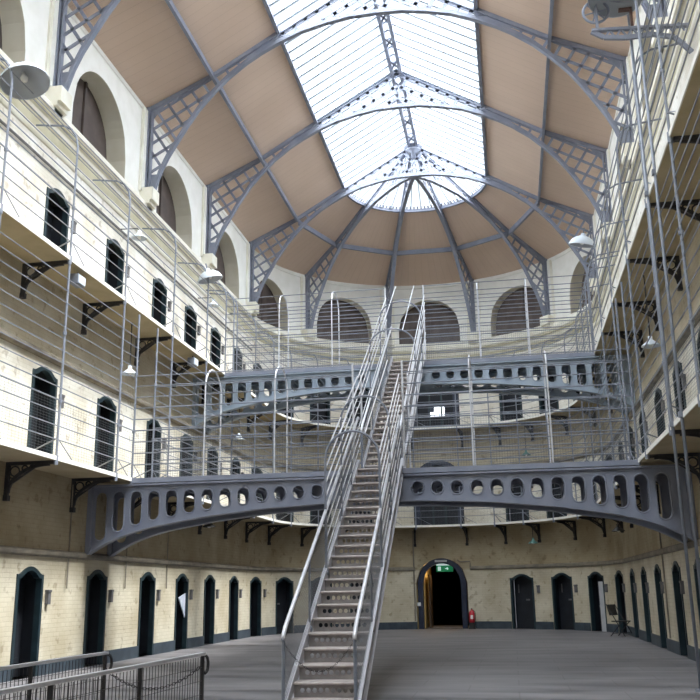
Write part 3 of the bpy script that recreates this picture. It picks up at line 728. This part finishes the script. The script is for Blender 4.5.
# ------------------------------------------------------------------ hoist on the right-hand gallery
hp = None
for (x, y, top, lab) in ((2.56, 14.42, 11.9, 'tall hoist pole reaching the floor, the one further from the hoist wheel'), (2.56, 13.62, 11.9, 'tall hoist pole reaching the floor, the one beside the picture edge')):
    t = empty('hoist_pole', lab, 'pole', (x, y, 0), group='hoist poles')
    mb = MB(); mb.tube([(0, 0, 0), (0, 0, top)], .025, 10); mb.build('tube', M['pipe'], t, True)
    mb = MB(); mb.tube([(0, 0, 0), (0, 0, .04)], .08, 10); mb.build('foot_plate', M['pipe'], t)
    for zz in (Z1 - .05, Z2 - .05): mb = MB(); mb.box((-.045, -.045, zz), (.13, .045, zz + .08)); mb.build('clamp', M['pipe'], t)
h = empty('hoist', 'cast-iron hoist arm with a spoked pulley wheel high on the side gallery', 'hoist', (2.0, 14.3, 10.8))
mb = MB(); mb.bar((-.1, 0, 0), (1.5, 0, -.1), .08, .05); pts = [(-.1, 0, -.02), (.1, 0, -.16), (.45, 0, -.21), (.9, 0, -.2), (1.25, 0, -.3), (1.5, 0, -.62)]; mb.path(pts, .08, .05, up=(0, 1, 0))
for i in range(7): xx = .1 + i * .19; mb.bar((xx, 0, -.19), (xx + .1, 0, -.03), .03, .03, up=(0, 1, 0)); mb.bar((xx + .19, 0, -.19), (xx + .1, 0, -.03), .03, .03, up=(0, 1, 0))
mb.build('arm', M['iron'], h)
mb = MB(); mb.tube([(.0 + .215 * math.cos(a), 0, .36 + .215 * math.sin(a)) for a in lin(0, 2 * PI, 28)[:-1]], .024, 8, closed=True)
for i in range(6): a = i * PI / 3 + .2; mb.tube([(0, 0, .36), (.2 * math.cos(a), 0, .36 + .2 * math.sin(a))], .013, 6)
mb.tube([(0, -.06, .36), (0, .06, .36)], .04, 10); mb.build('pulley_wheel', M['iron'], h, True)
mb = MB(); mb.bar((0, .05, 0), (0, .05, .62), .03, .04); mb.bar((0, -.05, 0), (0, -.05, .62), .03, .04); mb.bar((0, 0, .6), (.75, 0, .45), .05, .05); mb.build('wheel_fork', M['iron'], h)
mb = MB(); mb.box((.56, -.04, .0), (.60, .04, .36)); mb.box((.38, -.04, .32), (.60, .04, .36)); mb.build('crank_bracket', M['wood'], h)

# ------------------------------------------------------------------ lamps
def dish_lamp(label, p, rot, r=.34, group='large enamel dish lamps on the upper gallery'):
    t = empty('dish_lamp', label, 'lamp', p, group=group); t.rotation_euler = V(rot).to_track_quat('-Z', 'Y').to_euler()
    mb = MB(); mb.lathe([(r, 0), (r * .98, .05), (r * .8, .16), (r * .5, .24), (.07, .28), (.06, .34), (0, .34)], 24); mb.build('shade', M['enamel'], t, True)
    mb = MB(); mb.lathe([(r * .97, .004), (r * .77, .14), (r * .48, .215), (0, .25)], 24); mb.build('reflector', M['enamel_in'], t, True)
    mb = MB(); mb.lathe([(0, .02), (.05, .04), (.07, .1), (.04, .17), (.03, .24)], 14); mb.build('bulb', M['bulb'], t, True)
    mb = MB(); mb.tube([(0, 0, .33), (0, 0, .5)], .02, 7); mb.build('arm', M['pipe'], t)
    return t
dish_lamp('large enamel dish lamp tilted out below the first arcade opening', (-8.0, 13.1, 10.25), (.3, -.12, -.95), .43)
dish_lamp('large enamel dish lamp tilted out under the third roof truss corbel', (-8.0, 23.42, 10.1), (.25, .15, -.95), .36)
dish_lamp('large enamel dish lamp outside the arcade opening on the hoist side', (2.45, 24.6, 10.75), (-.2, .2, -.95), .36)
dish_lamp('large enamel dish lamp just above the hoist wheel', (2.30, 14.0, 11.16), (-.1, -.1, -.95), .46)
def shade_lamp(label, p, rz, m, drop):
    t = empty('pendant_lamp', label, 'lamp', p, rz, group='small enamel lamps hung under and beside the galleries')
    mb = MB(); mb.lathe([(.19, 0), (.18, .02), (.08, .1), (.045, .13), (.045, .2), (0, .2)], 18); mb.build('shade', m, t, True)
    mb = MB(); mb.lathe([(0, -.03), (.04, -.01), (.05, .03), (.03, .09)], 12); mb.build('bulb', M['bulb'], t, True)
    mb = MB(); mb.tube([(0, 0, .2), (0, 0, .2 + drop)] if drop > 0 else [(0, 0, .2), (0, .05, .26), (0, .5, .28)], .014, 6); mb.build('stem', M['dark'], t)
for lab, p, rz, m, dr in (
    ('small pale lamp under the upper gallery above the second door of that run', (-8.45, 19.2, 6.38), 0, M['enamel'], 1.05),
    ('small pale lamp on the bright top wall between two cell doors', (-8.42, 19.3, 9.78), PI / 2, M['enamel'], 0),
    ('small pale lamp on the top wall further toward the half-dome', (-8.42, 25.0, 9.85), PI / 2, M['enamel'], 0),
    ('dark pendant lamp under the lower gallery behind the slotted footbridge', (-8.42, 25.1, 3.28), 0, M['dark'], .3),
    ('small pale lamp under the upper gallery near the start of the curve', (-8.4, 27.8, 6.22), 0, M['enamel'], 1.2),
    ('small pale lamp under the upper gallery beside the hoist poles', (3.0, 18.3, 6.12), 0, M['enamel'], 1.3),
    ('dark pendant lamp under the lower gallery above the row of doors beside the chair', (3.0, 26.8, 2.98), 0, M['dark'], .6),
    ('small green-grey pendant lamp in front of the curved wall at ground level', (.83, 35.05, 3.08), 0, M['green'], .5),
    ('small green-grey pendant lamp in front of the curved wall above the lower gallery', (.78, 35.1, 6.38), 0, M['green'], 1.05)):
    shade_lamp(lab, p, rz, m, dr)
for lab, p in (('clear-fronted flood light clipped under the upper gallery edge, nearer the entrance', (-8.12, 15.75, 7.36)), ('clear-fronted flood light clipped under the upper gallery edge above the arched hoop', (-8.12, 22.5, 7.36))):
    t = empty('flood_light', lab, 'lamp', p, group='flood lights under the upper gallery')
    mb = MB(); mb.box((-.09, -.16, .0), (.09, .16, .2)); mb.build('housing', M['pipe'], t)
    mb = MB(); mb.box((.09, -.14, .02), (.105, .14, .18)); mb.build('lens', M['enamel'], t); mb = MB(); mb.tube([(0, 0, .2), (0, 0, .27)], .02, 6); mb.build('clip', M['dark'], t)

# ------------------------------------------------------------------ pipes on the walls
def pipe(label, pts, r=.022, m='ledge'): mb = MB(); mb.tube(pts, r, 7); tag(mb.build('conduit_pipe', M[m]), label, 'pipe', 'conduit pipes fixed to the walls')
pipe('thin conduit along the top gallery wall above the cell doors', [left(YN, .05, 10.05), left(YC, .05, 10.05)], .03, 'box')
pipe('conduit dropping down the curved wall beside the arched ground floor doorway', [apse(100.3, .05, .3), apse(100.3, .05, 3.75)], .03)
pipe('conduit stepping over the arched ground floor doorway', [apse(79.8, .05, 2.28), apse(79.8, .05, 2.52), apse(83.5, .05, 2.52), apse(84.5, .05, 2.6)], .025)
for i, y in enumerate((17.95, 20.85, 23.5)):
    pipe('thin vertical conduit by the %s ground floor door gap facing the iron stairs' % ORD[i], [left(y - .2, .04, 1.6), left(y - .2, .04, 3.7)], .016)
pipe('conduit dropping down the right-angled wall below the hoist', [right(22.9, .04, .3), right(22.9, .04, 3.7)], .02)

# ------------------------------------------------------------------ small things on the floor at the far end
p = apse(79.6, .25, 0); e = empty('fire_extinguisher', 'red fire extinguisher on a dark stand beside the arched doorway', 'fire extinguisher', p); e.scale = (.85, .85, .88)
mb = MB(); mb.lathe([(0, .26), (.11, .27), (.13, .31), (.13, .66), (.1, .74), (.04, .78), (.04, .82), (0, .82)], 18); mb.build('cylinder', M['red'], e, True)
mb = MB(); mb.box((-.03, -.1, .82), (.03, .06, .86)); mb.box((-.02, -.03, .8), (.02, .03, .84)); mb.build('valve_lever', M['black'], e)
mb = MB(); mb.tube([(.03, 0, .8), (.15, -.03, .72), (.16, -.04, .5), (.15, -.03, .36)], .014, 6); mb.build('hose', M['black'], e)
mb = MB(); mb.box((-.06, -.135, .42), (.06, -.128, .58)); mb.build('paper_label', M['white'], e)
mb = MB(); mb.box((-.15, -.12, 0), (.15, .12, .05)); mb.box((-.12, -.1, .05), (.12, .1, .26)); mb.build('stand', M['black'], e)
c = empty('folding_chair', 'black folding chair standing by the cell doors at the end of the hoist wall', 'chair', (3.22, 30.25, 0), math.radians(50))
mb = MB(); mb.box((-.21, -.21, .43), (.21, .2, .46)); mb.build('seat', M['black'], c)
mb = MB(); n = len(mb.v); mb.bar((0, .24, .62), (0, .33, .94), .42, .025, up=(0, 1, 0)); mb.build('backrest', M['black'], c)
for s in (-1, 1):
    mb = MB(); mb.tube([(s * .22, -.26, 0), (s * .22, .33, .95)], .014, 6); mb.build('leg', M['dark'], c); mb = MB(); mb.tube([(s * .2, .27, 0), (s * .2, -.18, .44)], .014, 6); mb.build('leg', M['dark'], c)
mb = MB(); mb.tube([(-.22, -.2, .12), (.22, -.2, .12)], .01, 6); mb.tube([(-.2, .22, .08), (.2, .22, .08)], .01, 6); mb.build('stretcher', M['dark'], c)
s = empty('exit_sign', 'small green lit exit sign hung inside the arched doorway', 'sign', (pa.x + .1, pa.y + .45, 2.16))
mb = MB(); mb.box((-.33, 0, 0), (.33, .06, .24)); mb.build('sign_face', M['sign'], s)
mb = MB(); mb.box((-.33, -.01, .24), (.2, .06, .33)); mb.build('lit_top', M['signw'], s)
mb = MB(); mb.box((-.27, -.012, .04), (-.15, 0, .2)); mb.bar((.02, -.006, .12), (.14, -.006, .12), .012, .03); mb.bar((.14, -.006, .12), (.09, -.006, .17), .012, .025); mb.bar((.14, -.006, .12), (.09, -.006, .07), .012, .025); mb.build('pictogram', M['signw'], s)
mb = MB(); mb.tube([(-.2, .03, .33), (-.2, .03, .5)], .01, 6); mb.tube([(.2, .03, .24), (.2, .03, .5)], .01, 6); mb.build('hanger', M['dark'], s)
q = apse(98.8, .05, .94); mb = MB(); mb.box((q.x - .07, q.y - .06, .87), (q.x + .07, q.y - .045, 1.0)); tag(mb.build('notice_card', M['white']), 'small white card on the navy frame of the arched doorway', 'notice')
q = apse(90.4, .06, 2.55); mb = MB(); mb.box((q.x - .24, q.y - .03, 2.52), (q.x + .24, q.y - .01, 2.6)); tag(mb.build('name_plate', M['kerb']), 'narrow pale plate at the crown of the arched doorway', 'sign')
# daylight patch painted as a pale sheet, fourth doorway; a pale board elsewhere
y = LD[5]; mb = MB(); mb.v += [V((-WL - d, y + a, z)) for d in (.03, .06) for a, z in ((-.12, 1.36), (.40, 1.47), (.40, .82))]
mb.f += [(0, 1, 2), (5, 4, 3), (0, 3, 4, 1), (1, 4, 5, 2), (2, 5, 3, 0)]; tag(mb.build('daylight_patch', M['light_patch']), 'pale blue three-cornered sheet painted as a daylight patch in a ground floor cell doorway', 'light_patch')
t = 27.0 - 1.9; q = apse(t, -.06, 0); c = q - V((XC, YC, 0)); rz = math.atan2(c.y / RY ** 2, c.x / RX ** 2) - PI / 2
o = empty('door_board', 'pale board leaning inside a ground floor doorway of the curved wall', 'board', q, rz); mb = MB(); mb.box((-.15, -.02, .0), (.15, .02, 1.66)); mb.box((-.15, -.03, .8), (.15, -.02, .88)); mb.build('panel', M['kerb'], o)

# ------------------------------------------------------------------ daylight
w = bpy.data.worlds.new('World'); S.world = w; w.use_nodes = True
bg = w.node_tree.nodes['Background']; nt_ = w.node_tree; bg.inputs['Color'].default_value = (.93, .965, 1, 1)
tc = nt_.nodes.new('ShaderNodeTexCoord'); sp = nt_.nodes.new('ShaderNodeSeparateXYZ'); mr = nt_.nodes.new('ShaderNodeMapRange')   # overcast, brighter overhead and behind
nt_.links.new(tc.outputs['Generated'], sp.inputs[0]); nt_.links.new(sp.outputs['Y'], mr.inputs['Value'])
mr.inputs['From Min'].default_value = .0; mr.inputs['From Max'].default_value = .7; mr.inputs['To Min'].default_value = 14.; mr.inputs['To Max'].default_value = 1.4
nt_.links.new(mr.outputs[0], bg.inputs['Strength'])
def portal(name, loc, rot, sx, sy):
    l = bpy.data.lights.new(name, 'AREA'); l.shape = 'RECTANGLE'; l.size = sx; l.size_y = sy; l.cycles.is_portal = True
    o = bpy.data.objects.new(name, l); COL.objects.link(o); o.location = loc; o.rotation_euler = rot
portal('skylight_portal', (XC, (YN + 34) / 2, 17.75), (0, 0, 0), 5.4, 34 - YN + .5)
l = bpy.data.lights.new('sun', 'SUN'); l.energy = 16.0; l.angle = math.radians(15); l.color = (1, .97, .92)
o = bpy.data.objects.new('sun', l); COL.objects.link(o); o.location = (8, 16, 30)
o.rotation_euler = V((-1, .06, -1.9)).to_track_quat('-Z', 'Y').to_euler()
l = bpy.data.lights.new('passage_lamp', 'POINT'); l.energy = 30; l.color = (1, .75, .4); l.shadow_soft_size = .12
o = bpy.data.objects.new('passage_lamp', l); COL.objects.link(o); o.location = (pa.x - .2, pa.y + 1.1, 2.4)
# added end wall shuts out sky behind the camera; the skylight admits daylight

# ------------------------------------------------------------------ camera
f = 905.456; yaw, pit, rol = (math.radians(a) for a in (9.672, 14.909, -.865))
fw = V((-math.sin(yaw) * math.cos(pit), math.cos(yaw) * math.cos(pit), math.sin(pit))); rt = V((math.cos(yaw), math.sin(yaw), 0)); up = rt.cross(fw)
R2 = rt * math.cos(rol) + up * math.sin(rol); U2 = -rt * math.sin(rol) + up * math.cos(rol)
cam = bpy.data.cameras.new('camera'); cam.sensor_width = 36; cam.lens = f / 700 * 36; cam.clip_start = .05; cam.clip_end = 300
co = bpy.data.objects.new('camera', cam); COL.objects.link(co)
m4 = Matrix((R2, U2, -fw)).transposed().to_4x4(); m4.translation = V((0, 0, 1.466)); co.matrix_world = m4
S.camera = co
S.view_settings.view_transform = 'Standard'; S.view_settings.look = 'None'; S.view_settings.exposure = 0; S.view_settings.gamma = 1
S.view_settings.use_curve_mapping = False
S.cycles.use_denoising = True; S.cycles.max_bounces = 10; S.cycles.diffuse_bounces = 7; S.cycles.transparent_max_bounces = 12
